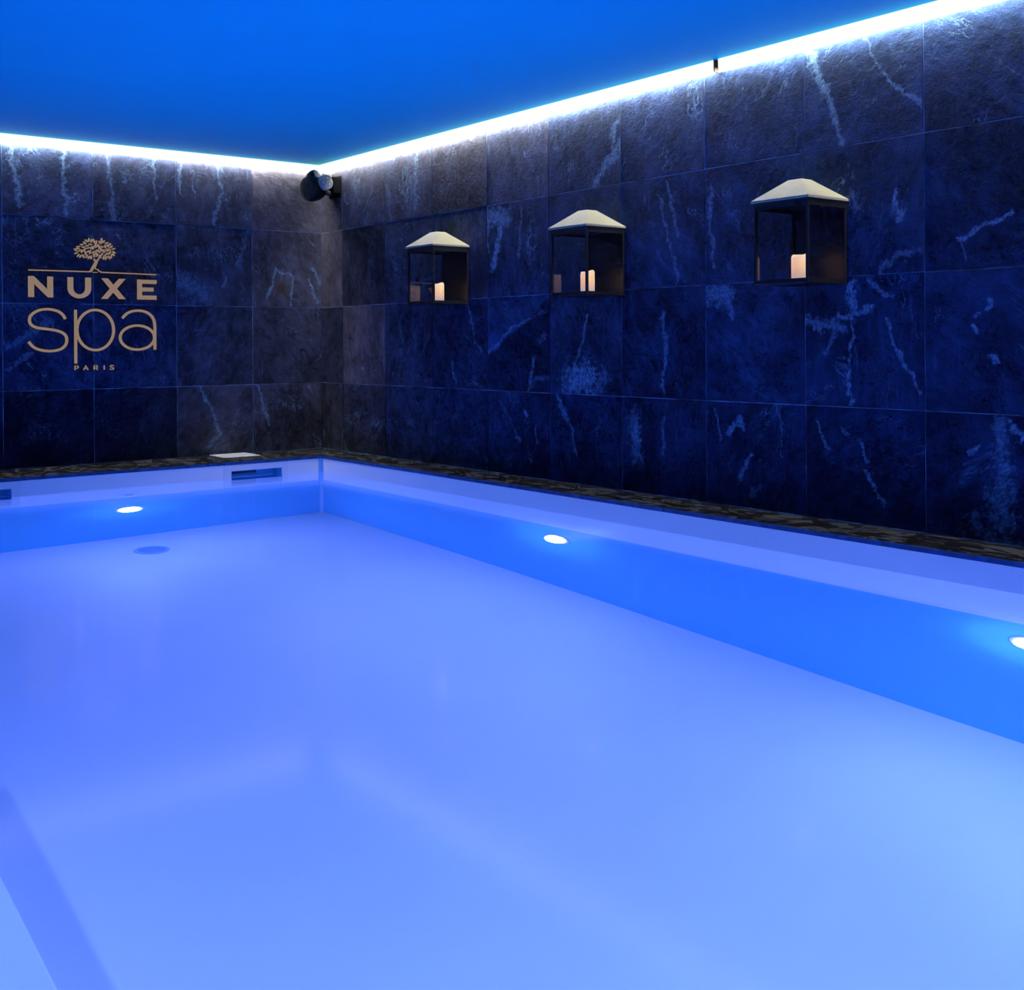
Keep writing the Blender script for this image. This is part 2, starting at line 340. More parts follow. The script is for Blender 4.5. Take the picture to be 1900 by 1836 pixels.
# pale marks, hollows and vein strength seen on particular tiles: (wall, column, row) -> settings
U, V = TW/2, TH/2
STAIN = {
    ('R', 5, 1): dict(stains=[(-0.10, -0.22, 0.02, -0.20, 0.17, 0.95), (-0.05, -0.10, 0.02, 0.15, 0.02, 0.6), (0.12, -0.24, 0.16, -0.20, 0.09, 0.5)]),
    ('R', 4, 1): dict(stains=[(0.12, -0.26, 0.15, -0.08, 0.035, 0.9), (0.15, -0.24, 0.28, -0.20, 0.035, 0.6), (-0.29, -0.06, -0.05, 0.10, 0.02, 0.5), (-0.05, 0.10, 0.28, 0.20, 0.018, 0.5), (0.22, 0.02, 0.28, 0.05, 0.03, 0.5)], edge=(-0.50, 0.86, 0.08)),
    ('R', 4, 2): dict(stains=[(-0.26, 0.22, -0.10, 0.20, 0.10, 0.75), (-0.14, 0.18, -0.25, -0.10, 0.045, 1.0), (-0.28, 0.0, -0.30, 0.26, 0.03, 0.7), (0.05, 0.25, 0.02, -0.05, 0.025, 0.5)]),
    ('R', 8, 3): dict(stains=[(-0.27, 0.20, -0.18, -0.02, 0.045, 0.75), (-0.18, -0.02, -0.09, -0.28, 0.035, 0.7), (0.12, 0.02, 0.29, -0.14, 0.02, 0.6), (-0.02, 0.28, 0.10, 0.05, 0.012, 0.4)]),
    ('R', 8, 1): dict(stains=[(-0.05, 0.28, -0.05, 0.10, 0.035, 1.0), (-0.05, 0.12, -0.06, -0.28, 0.016, 0.8), (-0.28, 0.10, -0.12, 0.06, 0.06, 0.75), (-0.14, 0.10, 0.05, 0.15, 0.03, 0.8), (0.03, 0.28, 0.14, 0.20, 0.025, 0.6), (0.12, 0.10, 0.28, -0.22, 0.02, 0.7), (-0.15, 0.02, -0.20, -0.06, 0.03, 0.5)]),
    ('R', 9, 0): dict(stains=[(0.02, 0.22, 0.04, 0.0, 0.07, 0.6), (0.04, 0.0, 0.03, -0.18, 0.10, 0.55), (0.08, 0.22, 0.11, 0.17, 0.03, 0.95), (-0.12, 0.08, -0.07, 0.13, 0.022, 0.8), (0.05, -0.02, 0.05, 0.06, 0.025, 0.8), (-0.08, -0.18, -0.02, -0.24, 0.05, 0.5), (0.02, -0.25, 0.12, -0.26, 0.04, 0.5)]),
    ('R', 6, 0): dict(stains=[(-0.20, 0.10, -0.19, 0.02, 0.055, 1.0), (-0.22, 0.16, -0.20, -0.06, 0.09, 0.45), (0.0, 0.15, 0.01, -0.04, 0.022, 0.5)]),
    ('R', 7, 0): dict(stains=[(-0.16, 0.10, -0.08, 0.18, 0.035, 0.85), (-0.08, 0.18, -0.06, 0.12, 0.025, 0.8), (-0.08, -0.12, -0.02, 0.0, 0.032, 0.9), (-0.25, 0.22, -0.20, 0.06, 0.016, 0.6), (0.14, 0.24, 0.18, 0.02, 0.014, 0.4), (-0.02, -0.2, 0.03, -0.16, 0.03, 0.4)]),
    ('R', 8, 0): dict(stains=[(-0.25, 0.20, -0.18, 0.06, 0.018, 0.6), (-0.01, 0.12, 0.02, 0.02, 0.018, 0.6), (0.02, -0.02, 0.10, -0.16, 0.022, 0.8), (-0.11, 0.17, -0.08, 0.15, 0.02, 0.5)]),
    ('R', 5, 3): dict(stains=[(0.05, -0.30, 0.30, -0.05, 0.06, 0.7), (0.24, -0.02, 0.30, 0.10, 0.04, 0.6)]),
    ('R', 9, 2): dict(stains=[(-0.15, -0.18, 0.08, -0.08, 0.020, 0.75), (-0.15, -0.18, -0.13, -0.24, 0.012, 0.5)]),
    ('R', 9, 1): dict(stains=[(-0.03, 0.17, -0.03, 0.14, 0.025, 0.8), (-0.10, 0.05, -0.09, 0.03, 0.02, 0.8), (0.0, -0.06, 0.01, -0.08, 0.02, 0.8), (-0.08, 0.10, -0.06, 0.11, 0.02, 0.6)]),
    ('R', 5, 0): dict(stains=[(-0.24, 0.26, -0.15, 0.10, 0.035, 0.6), (-0.15, 0.10, -0.05, -0.12, 0.018, 0.5)]),
    ('R', 4, 0): dict(stains=[(0.08, 0.14, 0.09, 0.12, 0.025, 0.9), (0.0, -0.02, 0.02, -0.04, 0.025, 0.8), (0.18, 0.06, 0.19, -0.04, 0.018, 0.6), (0.10, -0.15, 0.12, -0.16, 0.022, 0.7), (-0.20, 0.22, 0.0, -0.02, 0.012, 0.4)]),
    ('R', 7, 1): dict(stains=[(-0.27, 0.26, -0.16, 0.24, 0.11, 0.6), (-0.15, 0.18, -0.13, 0.12, 0.03, 0.6)]),
    ('R', 6, 1): dict(stains=[(0.0, 0.15, 0.04, -0.05, 0.03, 0.5), (0.03, -0.02, 0.0, -0.26, 0.016, 0.6)]),
    ('R', 3, 1): dict(stains=[(0.10, 0.26, 0.16, 0.06, 0.022, 0.7), (0.16, 0.06, 0.24, -0.05, 0.016, 0.55), (-0.08, -0.12, -0.05, -0.24, 0.02, 0.5)]),
    ('R', 7, 2): dict(stains=[(-0.27, 0.2, -0.25, -0.2, 0.025, 0.5), (0.05, 0.15, 0.0, 0.0, 0.02, 0.3)]),
    ('R', 8, 2): dict(stains=[(0.18, 0.06, 0.20, -0.06, 0.03, 0.8), (-0.05, 0.08, -0.02, 0.0, 0.03, 0.45), (0.10, -0.26, 0.28, -0.20, 0.03, 0.45)]),
    ('R', 6, 2): dict(stains=[(0.05, 0.26, 0.12, -0.02, 0.022, 0.6), (-0.02, 0.2, 0.12, -0.26, 0.02, 0.45)]),
    ('R', 2, 3): dict(stains=[(0.12, 0.28, 0.10, -0.2, 0.05, 0.5), (-0.25, -0.05, -0.22, -0.28, 0.03, 0.4)]),
    ('R', 1, 3): dict(stains=[(-0.14, 0.05, -0.02, -0.10, 0.03, 0.4), (0.02, -0.16, 0.16, 0.02, 0.02, 0.35)]),
    ('L', 0, 2): dict(stains=[(-0.10, 0.0, -0.17, -0.22, 0.02, 0.7), (-0.10, 0.0, 0.05, -0.05, 0.02, 0.6), (0.05, -0.05, 0.02, -0.28, 0.02, 0.55), (0.22, 0.02, 0.28, -0.10, 0.018, 0.7), (0.20, -0.08, 0.26, -0.28, 0.02, 0.7)], rust=(-0.05, -0.14, 0.10)),
    ('L', 1, 2): dict(stains=[(-0.26, -0.12, -0.08, -0.22, 0.12, 0.45), (0.10, -0.08, 0.06, -0.16, 0.02, 0.7), (0.24, 0.2, 0.2, 0.0, 0.03, 0.4)]),
    ('L', 1, 0): dict(stains=[(-0.14, 0.26, -0.04, 0.10, 0.03, 0.7), (-0.04, 0.10, 0.03, -0.10, 0.025, 0.65), (0.03, -0.10, -0.05, -0.2, 0.03, 0.4)]),
    ('L', 0, 0): dict(stains=[(-0.27, 0.26, -0.20, 0.05, 0.028, 0.7), (-0.20, 0.05, -0.18, -0.06, 0.025, 0.7), (0.18, 0.24, 0.20, 0.18, 0.02, 0.5)]),
    ('L', 1, 3): dict(stains=[(-0.28, 0.25, -0.26, -0.05, 0.02, 0.7), (0.0, 0.27, 0.06, 0.0, 0.025, 0.6), (0.06, 0.0, -0.02, -0.27, 0.03, 0.6)]),
    ('L', 3, 3): dict(stains=[(-0.26, 0.20, -0.18, -0.20, 0.035, 0.65), (0.10, 0.22, 0.12, -0.25, 0.03, 0.6)]),
    ('L', 2, 3): dict(stains=[(0.12, 0.28, 0.16, -0.1, 0.02, 0.5), (-0.2, 0.2, -0.16, -0.28, 0.025, 0.45)]),
    ('L', 3, 1): dict(stains=[(-0.27, 0.0, 0.0, 0.18, 0.05, 0.55), (-0.27, -0.14, -0.12, -0.04, 0.03, 0.5), (-0.05, 0.22, 0.06, 0.10, 0.02, 0.5)]),
}
# tone, warm share, vein amount per visible tile: (row 0..3)
TONE = {
    ('L', 0): [(.55, .85, .5), (.40, .70, .4), (.62, .85, .6), (.70, .95, .35)],
    ('L', 1): [(.66, .80, .55), (.45, .50, .6), (.55, .55, .6), (.55, .60, .7)],
    ('L', 2): [(.20, .25, .25), (.50, .15, .6), (.42, .45, .4), (.35, .45, .5)],
    ('L', 3): [(.22, .20, .25), (.55, .10, .7), (.32, .05, .4), (.55, .30, .7)],
    ('R', 0): [(.45, .8, .4), (.25, .6, .3), (.75, 1.0, .2), (.35, .9, .2)],
    ('R', 1): [(.35, .7, .5), (.80, 1.0, .4), (.28, .8, .25), (.62, .7, .6)],
    ('R', 2): [(.40, .2, .3), (.42, .35, .4), (.62, .6, .45), (.55, .6, .6)],
    ('R', 3): [(.38, .1, .3), (.36, .2, .3), (.42, .45, .3), (.40, .75, .3)],
    ('R', 4): [(.35, .0, .35), (.45, .0, .2), (.40, .1, .5), (.60, .5, .7)],
    ('R', 5): [(.36, .0, .25), (.40, .1, .15), (.42, .1, .3), (.36, .2, .5)],
    ('R', 6): [(.34, .0, .2), (.26, .0, .15), (.44, .05, .4), (.50, .15, .5)],
    ('R', 7): [(.36, .0, .35), (.48, .0, .15), (.44, .0, .25), (.40, .05, .35)],
    ('R', 8): [(.33, .0, .15), (.34, .0, .3), (.42, .0, .5), (.46, .05, .3)],
    ('R', 9): [(.32, .0, .3), (.40, .0, .25), (.24, .0, .15), (.42, .05, .4)],
}
def clad(side, parent, cols):
    for i, (a, b) in enumerate(cols):
        for r in range(4):
            wd, h = b-a, ROWS[r+1]-ROWS[r]
            d = random.uniform(-0.0020, 0.0)
            c, zc = (a+b)/2, (ROWS[r]+ROWS[r+1])/2
            key = (side, i, r)
            me = tile_mesh(wd, h)
            if key in STAIN:
                me = me.copy(); me.materials.clear(); me.materials.append(slate('slate_tile_marked', **STAIN[key]))
            elif not me.materials: me.materials.append(M_SLATE)
            loc, rot = ((-c, d, zc), (0, 0, 0)) if side == 'L' else ((d, -c, zc), (0, 0, -math.pi/2))
            rot = (random.uniform(-1, 1)*0.002, 0, rot[2]+random.uniform(-1, 1)*0.002)
            o = link('tile', me, None, parent, loc, rot)
            t = TONE.get((side, i), [None]*4)[r] or (random.uniform(.3, .55), random.uniform(0, .2), random.uniform(.2, .5))
            o.color = (*t, 1)
cols_l = [(i*TW if i else 0.0, min((i+1)*TW-0.009, -XL)) if i == 0 else (i*TW-0.009, min((i+1)*TW-0.009, -XL)) for i in range(10) if i*TW-0.009 < -XL-0.02]
cols_r = [(0.0, R0)]+[(R0+i*TW, min(R0+(i+1)*TW, -YN)) for i in range(15) if R0+i*TW < -YN-0.02]
clad('L', w_far, cols_l); clad('R', w_right, cols_r)

# ------------------------------------------------------------------ deck and coping
ob = 0.12
floor = struct(link('floor', boxes('floor', [
    ((PXR+ob, YN, -0.3), (0.003, 0.003, -0.004)), ((XL, YN, -0.3), (PXL-ob, 0.003, -0.004)),
    ((PXL-ob, PYF+ob, -0.3), (PXR+ob, 0.003, -0.004)), ((PXL-ob, YN, -0.3), (PXR+ob, PYN-ob, -0.004))]), M_GROUT),
    'narrow pool surround paved with wet dark slate')
def slab(x0, x1, y0, y1, lip=None):
    """paving slab; lip = side of the slab that overhangs the pool"""
    g = 0.002; cx, cyy = (x0+x1)/2, (y0+y1)/2
    a = [x0+g, y0+g]; b = [x1-g, y1-g]
    lst = [((a[0]-cx, a[1]-cyy, -0.0038), (b[0]-cx, b[1]-cyy, 0.0))]
    me = boxes('slab', lst); bm = bmesh.new(); bm.from_mesh(me); bpy.data.meshes.remove(me)
    if lip:
        e = 0.012; L = {'W': ((x0-e, a[1]), (x0-0.0005, b[1])), 'S': ((a[0], y0-e), (b[0], y0-0.0005)),
                        'E': ((x1+0.0005, a[1]), (x1+e, b[1])), 'N': ((a[0], y1+0.0005), (b[0], y1+e))}[lip]
        p0, p1 = L
        # join the lip to the slab top with a small overlap so that both read as one stone
        q0 = [p0[0], p0[1]]; q1 = [p1[0], p1[1]]
        if lip == 'W': q1[0] = x0-0.0005
        edg = boxes('edging', [((q0[0]-cx, q0[1]-cyy, -0.020), (q1[0]-cx, q1[1]-cyy, -0.0004))])
        s = {'W': ((x0-0.0006, a[1]), (x0+g+0.001, b[1])), 'S': ((a[0], y0-0.0006), (b[0], y0+g+0.001)),
             'E': ((x1-g-0.001, a[1]), (x1+0.0006, b[1])), 'N': ((a[0], y1-g-0.001), (b[0], y1+0.0006))}[lip]
        box(bm, (s[0][0]-cx, s[0][1]-cyy, -0.0038), (s[1][0]-cx, s[1][1]-cyy, 0.0))
    o = link('slab', finish(bm, 'slab'), M_COPING, floor, (cx, cyy, random.uniform(-0.0006, 0.0004)))
    if lip: link('edging', edg, M_EDGE, o)
for a, b in cols_l:                                   # end-wall run
    lip = 'S' if (PXL-0.1 < -(a+b)/2 < PXR) or a == 0.0 else None
    slab(-b, -a-(0.010 if a == 0 else 0), PYF, -0.010, lip)
ys = [PYF]+[-v for v in (R0+i*TW for i in range(1, 11)) if -v > PYN]+[PYN]
for a, b in zip(ys, ys[1:]):
    if a == PYF: a = PYF
    slab(PXR, -0.010, b, a, 'W')                      # run under the lanterns
    slab(PXL-0.62, PXL, b, a, 'E'); slab(XL+0.005, PXL-0.62, b, a)
xs = sorted([-v for v, _ in cols_l if v > 0]+[-0.005, XL+0.005])
for a, b in zip(xs, xs[1:]):
    slab(a, b, PYN-0.62, PYN, 'N' if PXL < (a+b)/2 < PXR else None)
    slab(a, b, PYN-1.24, PYN-0.62); slab(a, b, YN+0.005, PYN-1.24)

# ------------------------------------------------------------------ pool basin
SK = [(-1.102, -0.599, -1.046, -0.645), (-2.997, -2.494, -2.943, -2.545)]      # skimmers: faceplate x0 x1, mouth x0 x1
SKT, SKB = -0.066, -0.215                                                      # mouth top / bottom
basin = struct(empty('pool_basin', (0, 0, 0)), 'white lined swimming pool basin with a low underwater step')
def quad_strip(name, P):
    bm = bmesh.new()
    for q in P: bm.faces.new([bm.verts.new(v) for v in q])
    bmesh.ops.remove_doubles(bm, verts=bm.verts, dist=1e-5)
    return finish(bm, name)
ZT, ZB = -0.0042, -2.35
th = 0.119
link('side_wall', boxes('side_wall', [((PXR, PYN-th, ZB), (PXR+th, PYF-0.0002, ZT))]), M_LINER_SHADE, basin)
link('side_wall', boxes('side_wall', [((PXL-th, PYN-th, ZB), (PXL, PYF-0.0002, ZT))]), M_LINER_SHADE, basin)
link('end_wall', boxes('end_wall', [((PXL+0.0002, PYN-th, ZB), (PXR-0.0002, PYN, ZT))]), M_LINER_SHADE, basin)
xb = [PXL-th]; 
for f0, f1, a, b in sorted(SK): xb += [a, b]
xb.append(PXR+th)
cells = []
for i, (a, b) in enumerate(zip(xb, xb[1:])):
    if i % 2 == 0: cells.append(((a, PYF, ZB), (b, PYF+th, ZT)))
    else: cells += [((a, PYF, ZB), (b, PYF+th, SKB)), ((a, PYF, SKT), (b, PYF+th, ZT))]
link('end_wall', boxes('end_wall', cells), M_LINER_SHADE, basin)
bm = bmesh.new()
fl = [(PXL-th, PYN-th), (PXR+th, PYN-th), (PXR+th, PYF+th), (PXL-th, PYF+th)]
t_ = [bm.verts.new((x, y, zfloor(y))) for x, y in fl]; b_ = [bm.verts.new((x, y, ZB-0.1)) for x, y in fl]
bm.faces.new(t_); bm.faces.new(b_[::-1])
for i in range(4): bm.faces.new((t_[i], b_[i], b_[(i+1) % 4], t_[(i+1) % 4]))
link('basin_floor', finish(bm, 'basin_floor'), M_LINER, basin)
BX, BZ = -3.65, -1.45
link('step', boxes('step', [((PXL-0.01, PYN-0.01, ZB), (BX, -4.0, BZ))], 0.008), M_LINER, basin)
# curved corner strip between the two linings: widest at the water line, its shading painted in as blue
bm = bmesh.new(); prev = None
for k in range(13):
    z = -0.02-(k/12)*1.98; d = 0.020+0.014*math.exp(-((z-ZW)/0.06)**2)
    row = [bm.verts.new((PXR-d*(1-math.sin(t)), PYF-d*(1-math.cos(t)), z)) for t in (0, math.pi/6, math.pi/3, math.pi/2)]
    if prev:
        for i in range(3): bm.faces.new((prev[i], prev[i+1], row[i+1], row[i]))
    prev = row
link('corner_strip', finish(bm, 'corner_strip', True), simple('shaded_blue_strip', (0.45, 0.72, 0.93), 0.45, var=0.01), basin)
# white border panels along the water line, run deeper to stand in for their reflection; seams beside the skimmers
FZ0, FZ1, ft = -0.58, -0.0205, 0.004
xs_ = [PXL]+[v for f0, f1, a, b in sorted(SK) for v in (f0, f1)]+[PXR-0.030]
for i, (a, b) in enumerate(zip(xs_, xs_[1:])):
    if i % 2 == 0: link('border_reflection_panel', boxes('border_reflection_panel', [((a+0.0008, PYF-ft, FZ0), (b-0.0008, PYF-0.0002, FZ1))]), M_LINER, basin)
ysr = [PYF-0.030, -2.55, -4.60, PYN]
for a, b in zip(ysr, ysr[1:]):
    link('border_reflection_panel', boxes('border_reflection_panel', [((PXR-ft, b+0.0004, FZ0), (PXR-0.0002, a-0.0004, FZ1))]), M_LINER, basin)
link('border_reflection_panel', boxes('border_reflection_panel', [((PXL+0.0002, PYN+ft, FZ0), (PXL+ft, PYF-ft, FZ1))]), M_LINER, basin)
link('border_reflection_panel', boxes('border_reflection_panel', [((PXL+ft, PYN+0.0002, FZ0), (PXR-ft, PYN+ft, FZ1))]), M_LINER, basin)

# water fills the basin and the skimmer mouths
bm = bmesh.new(); e = 0.03
out = [(PXL-e, PYN-e), (PXR+e, PYN-e), (PXR+e, PYF+e)]
for f0, f1, a, b in sorted(SK, reverse=True): out += [(b+0.004, PYF+e), (b+0.004, PYF+0.118), (a-0.004, PYF+0.118), (a-0.004, PYF+e)]
out.append((PXL-e, PYF+e))
top = [bm.verts.new((x, y, ZW)) for x, y in out]; bot = [bm.verts.new((x, y, -2.30)) for x, y in out]
bm.faces.new(top); bm.faces.new(bot[::-1])
for i in range(len(out)): bm.faces.new((top[i], bot[i], bot[(i+1) % len(out)], top[(i+1) % len(out)]))
water = link('pool_water', finish(bm, 'pool_water'), M_WATER)
water['kind'] = 'stuff'; tag(water, 'still blue lit water filling the pool', 'water')

# ------------------------------------------------------------------ LED strips in the ceiling gap
def led(a, b, side, label, group=None, caps=(False, False)):
    """a, b = start and end along the wall; built along local x with the wall at local +y"""
    L = b-a
    o = empty('led_strip', {'F': (-b, 0, 0), 'R': (0, -a, 0), 'L': (XL, -b, 0), 'N': (-a, YN, 0)}[side],
              (0, 0, {'F': 0, 'R': -math.pi/2, 'L': math.pi/2, 'N': math.pi}[side]))
    def tri(name, sec, x0, x1, mat):
        bm = bmesh.new()
        A = [bm.verts.new((x0, y, z)) for y, z in sec]; B = [bm.verts.new((x1, y, z)) for y, z in sec]; n = len(sec)
        for i in range(n): bm.faces.new((A[i], A[(i+1) % n], B[(i+1) % n], B[i]))
        bm.faces.new(A[::-1]); bm.faces.new(B)
        link(name, finish(bm, name), mat, o)
    z = ZC-0.0005
    tri('profile', [(-0.0330, z), (-0.0330, z-0.0700), (-0.0300, z-0.0700), (-0.0300, z-0.0460), (-0.0030, z-0.0460), (-0.0030, z)], 0, L, M_ALU)
    tri('cover', [(-0.0335, z-0.0005), (-0.0385, z-0.0005), (-0.0375, z-0.0400), (-0.0350, z-0.0725), (-0.0335, z-0.0725)], 0.002, L-0.002, M_COVER)
    tri('led_tape', [(-0.0290, z-0.0462), (-0.0290, z-0.0480), (-0.0070, z-0.0480), (-0.0070, z-0.0462)], 0.004, L-0.004, M_LED)
    for x, c in ((0.0, caps[0]), (L, caps[1])):
        if c: tri('end_cap', [(-0.0395, z), (-0.0385, z-0.040), (-0.0355, z-0.0600), (-0.0022, z-0.0600), (-0.0022, z)], x-0.003, x+0.003, M_COPPER)
    return tag(o, label, 'light strip', group)
led(0.004, -XL-0.08, 'F', 'bright white light strip running above the end wall with the sign', 'ceiling light strips')
led(0.045, 4.128, 'R', 'bright white light strip above the first two lanterns, ending at a dark gap', 'ceiling light strips', (False, True))
led(4.152, -YN-0.08, 'R', 'bright white light strip above the wall beyond the dark gap, past the last lantern', 'ceiling light strips', (False, False))

# ------------------------------------------------------------------ underwater lamps
me_bezel = lathe('bezel', [(0.105, 0.0), (0.105, 0.003), (0.098, 0.005), (0.082, 0.005), (0.080, 0.002)], 32)
me_lens = lathe('lens', [(0.079, 0.002), (0.075, 0.026), (0.054, 0.044), (0.0, 0.052)], 20)
lamp_mats = {1.0: M_POOLLAMP}
def pool_lamp(loc, n, label, level=1.0):
    if level not in lamp_mats: lamp_mats[level] = emis('pool_lamp_glow', POOL_RGB, POOL_L*level)
    q = Vector(n).to_track_quat('Z', 'Y').to_euler()
    o = empty('pool_light', loc, q)
    link('bezel', me_bezel, M_PLASTIC, o); link('lens', me_lens.copy(), lamp_mats[level], o)
    return tag(o, label, 'pool light', 'underwater pool lights')
pool_lamp((PXR, -3.205, -0.90), (-1, 0, 0), 'glowing round underwater light below the middle lantern', 0.85)
pool_lamp((PXR, -5.86, -0.82), (-1, 0, 0), 'glowing round underwater light in the lantern side, second from the corner').scale = (0.74, 0.74, 0.74)
pool_lamp((-1.786, PYF, -1.08), (0, -1, 0), 'glowing round underwater light in the end wall below the sign', 0.56)
pool_lamp((-2.9, PYN, -0.42), (0, 1, 0), 'added unseen underwater fill light in the pool end opposite the sign', 1.4)  # unseen lamp added to brighten the near pool floor
pool_lamp((PXL, -4.7, -0.36), (1, 0, 0), 'added unseen underwater fill light in the pool side above the low step').scale = (0.64, 0.64, 0.64)  # unseen lamp added to light the step and shadow the floor beside it

# ------------------------------------------------------------------ pool fittings
def skimmer(f0, f1, a, b, label):
    o = empty('skimmer', ((f0+f1)/2, PYF, 0)); c = (f0+f1)/2; y = -0.006
    fb = -0.58  # plate runs deep to stand in for its mirror image in the water
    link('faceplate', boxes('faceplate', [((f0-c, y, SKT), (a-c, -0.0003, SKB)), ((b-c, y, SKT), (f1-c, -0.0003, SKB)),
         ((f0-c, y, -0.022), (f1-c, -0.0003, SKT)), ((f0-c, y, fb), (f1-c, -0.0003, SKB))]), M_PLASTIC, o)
    t = 0.0025
    link('throat', boxes('throat', [((a-c, 0, SKB), (a-c+t, 0.13, SKT)), ((b-c-t, 0, SKB), (b-c, 0.13, SKT)), ((a-c, 0, SKT-t), (b-c, 0.13, SKT)),
         ((a-c, 0, SKB), (b-c, 0.13, SKB+t)), ((a-c, 0.115, SKB), (b-c, 0.13, SKT))]), M_LINER_SHADE, o)  # throat colour carries the blue shade on white plastic
    link('weir_flap', boxes('weir_flap', [((a-c+0.035, 0.060, SKT-0.028), (a-c+0.225, 0.066, SKT-0.0026))], 0.001), simple('dark_blue_flap', (0.01, 0.02, 0.06), 0.5), o)
    return tag(o, label, 'pool skimmer', 'pool skimmers')
skimmer(*SK[0], 'white rectangular skimmer mouth in the end wall below the white lid')
skimmer(*SK[1], 'white rectangular skimmer mouth in the end wall below the sign, away from the lid')
lid = link('hatch_plate', boxes('hatch_plate', [((-0.145, -0.13, 0), (0.145, 0.13, 0.008))], 0.003), simple('bright_white_plate', (0.95, 0.95, 0.94), 0.25, var=0.005), None, (-0.838, -0.16, 0.001), (0, 0, 0))
tag(lid, 'white square hatch plate lying on the dark slate coping near the corner', 'plate')

ZD = zfloor(-1.0)
o = empty('floor_drain', (-1.81, -1.0, ZD+0.0005), (math.atan(-0.20/6.81), 0, 0))
M_DRAIN = simple('blue_grey_drain', (0.34, 0.58, 0.85), 0.5)
link('rim', lathe('rim', [(0.112, 0.0), (0.112, 0.008), (0.098, 0.014), (0.086, 0.010), (0.086, 0.0)], 32), M_DRAIN, o)
link('grate', boxes('grate', [((-math.sqrt(0.084**2-v*v), v-0.004, 0.001), (math.sqrt(0.084**2-v*v), v+0.004, 0.009)) for v in [i*0.016 for i in range(-5, 6)]]), M_DRAIN, o)
link('sump', lathe('sump', [(0.086, 0.002), (0.0, 0.002)], 32), simple('dark_sump', (0.12, 0.30, 0.65), 0.7), o)
tag(o, 'round grey blue main drain set in the pool floor', 'drain')
o = empty('return_inlet', (-1.79, PYF-0.0045, -0.47), (math.pi/2, 0, 0))
link('flange', lathe('flange', [(0.075, 0.0), (0.075, 0.006), (0.06, 0.012), (0.032, 0.012), (0.030, 0.004)], 28), M_PLASTIC, o)
link('nozzle', lathe('nozzle', [(0.029, 0.003), (0.026, 0.016), (0.012, 0.020), (0.011, 0.006), (0.0, 0.006)], 24), M_DRAIN, o)
tag(o, 'small round white return inlet above the end wall underwater light', 'inlet')

# ------------------------------------------------------------------ wall lanterns with candles
def make_lantern(yc, label):
    """local frame: x along the wall, -y into the room, origin at the wall at the lantern base"""
    W, D, H = 0.300, 0.290, 0.378
    o = empty('wall_lantern', (-0.003, yc, 1.092), (0, 0, -math.pi/2))
    hw = W/2; p = 0.014
    link('base', boxes('base', [((-hw, -D, 0), (hw, -0.001, 0.010))], 0.0015), M_BLACK, o)
    for sx in (-1, 1):
        for y0 in (-D, -0.001-p):
            x0 = -hw if sx < 0 else hw-p
            link('post', boxes('post', [((x0, y0, 0.010), (x0+p, y0+p, H-0.016))], 0.0015), M_BLACK, o)
    for z0, z1 in ((0.010, 0.022), (H-0.032, H-0.0)):
        link('rail', boxes('rail', [((-hw+p, -D+0.001, z0), (hw-p, -D+p-0.001, z1)), ((-hw+0.001, -D+p, z0), (-hw+p-0.001, -0.016, z1)), ((hw-p+0.001, -D+p, z0), (hw-0.001, -0.016, z1))] +
             ([((-hw, -D, H-0.016), (hw, -0.001, H))] if z0 > 0.1 else [])), M_BLACK, o)
    link('back_plate', boxes('back_plate', [((-hw+p, -0.006, 0.010), (hw-p, -0.001, H-0.016))]), M_BLACK, o)
    g = 0.003
    link('pane', boxes('pane', [((-hw+p, -D+0.006, 0.022), (hw-p, -D+0.006+g, H-0.032))]), M_GLASS, o)
    for x0 in (-hw+0.006, hw-0.006-g):
        link('pane', boxes('pane', [((x0, -D+p, 0.022), (x0+g, -0.016, H-0.032))]), M_GLASS, o)
    # hipped roof with a small flat top and a turned-down rim
    bm = bmesh.new(); ex = 0.009
    def ring(x, y0, y1, z): return [bm.verts.new(v) for v in ((-x, y0, z), (x, y0, z), (x, y1, z), (-x, y1, z))]
    cyr = -D/2
    rs = [ring(hw+ex, -D-ex, 0.0, H), ring(hw+ex, -D-ex, 0.0, H+0.010), ring(0.040, cyr-0.040, cyr+0.040, H+0.1015), ring(0.036, cyr-0.036, cyr+0.036, H+0.1045)]
    for A, B in zip(rs, rs[1:]):
        for i in range(4): bm.faces.new((A[i], A[(i+1) % 4], B[(i+1) % 4], B[i]))
    bm.faces.new(rs[0][::-1]); bm.faces.new(rs[-1])
    link('roof', finish(bm, 'roof'), M_ROOF, o)
    tag(o, label, 'lantern', 'wall lanterns')
    return o
def candle(yc, seed, label, r=0.040, h=0.128):
    rn = random.Random(seed); n = 28; bm = bmesh.new(); rows = []
    ph = rn.uniform(0, 6.28)
    def top(t): return h+0.006*math.sin(t+ph)+0.003*math.sin(3*t+ph*2)
    for k, (rr, f) in enumerate(((r, 0), (r, 0.5), (r, 0.94), (r-0.003, 1.0), (r-0.010, 0.975), (r-0.016, 0.90), (0.006, 0.885))):
        rows.append([bm.verts.new((rr*math.cos(2*math.pi*i/n), rr*math.sin(2*math.pi*i/n), top(2*math.pi*i/n)*f)) for i in range(n)])
    for A, B in zip(rows, rows[1:]):
        for i in range(n): bm.faces.new((A[i], A[(i+1) % n], B[(i+1) % n], B[i]))
    bm.faces.new(rows[0][::-1]); bm.faces.new(rows[-1])
    o = empty('pillar_candle', (-0.148, yc, 1.1025))
    link('wax', finish(bm, 'wax', True), M_CANDLE, o)
    link('wick', tube('wick', [(0, 0, 0.11), (0.001, 0, 0.122), (0.003, 0.001, 0.129)], 0.0015, 6), M_BLACK, o)
    return tag(o, label, 'candle', 'lantern candles')
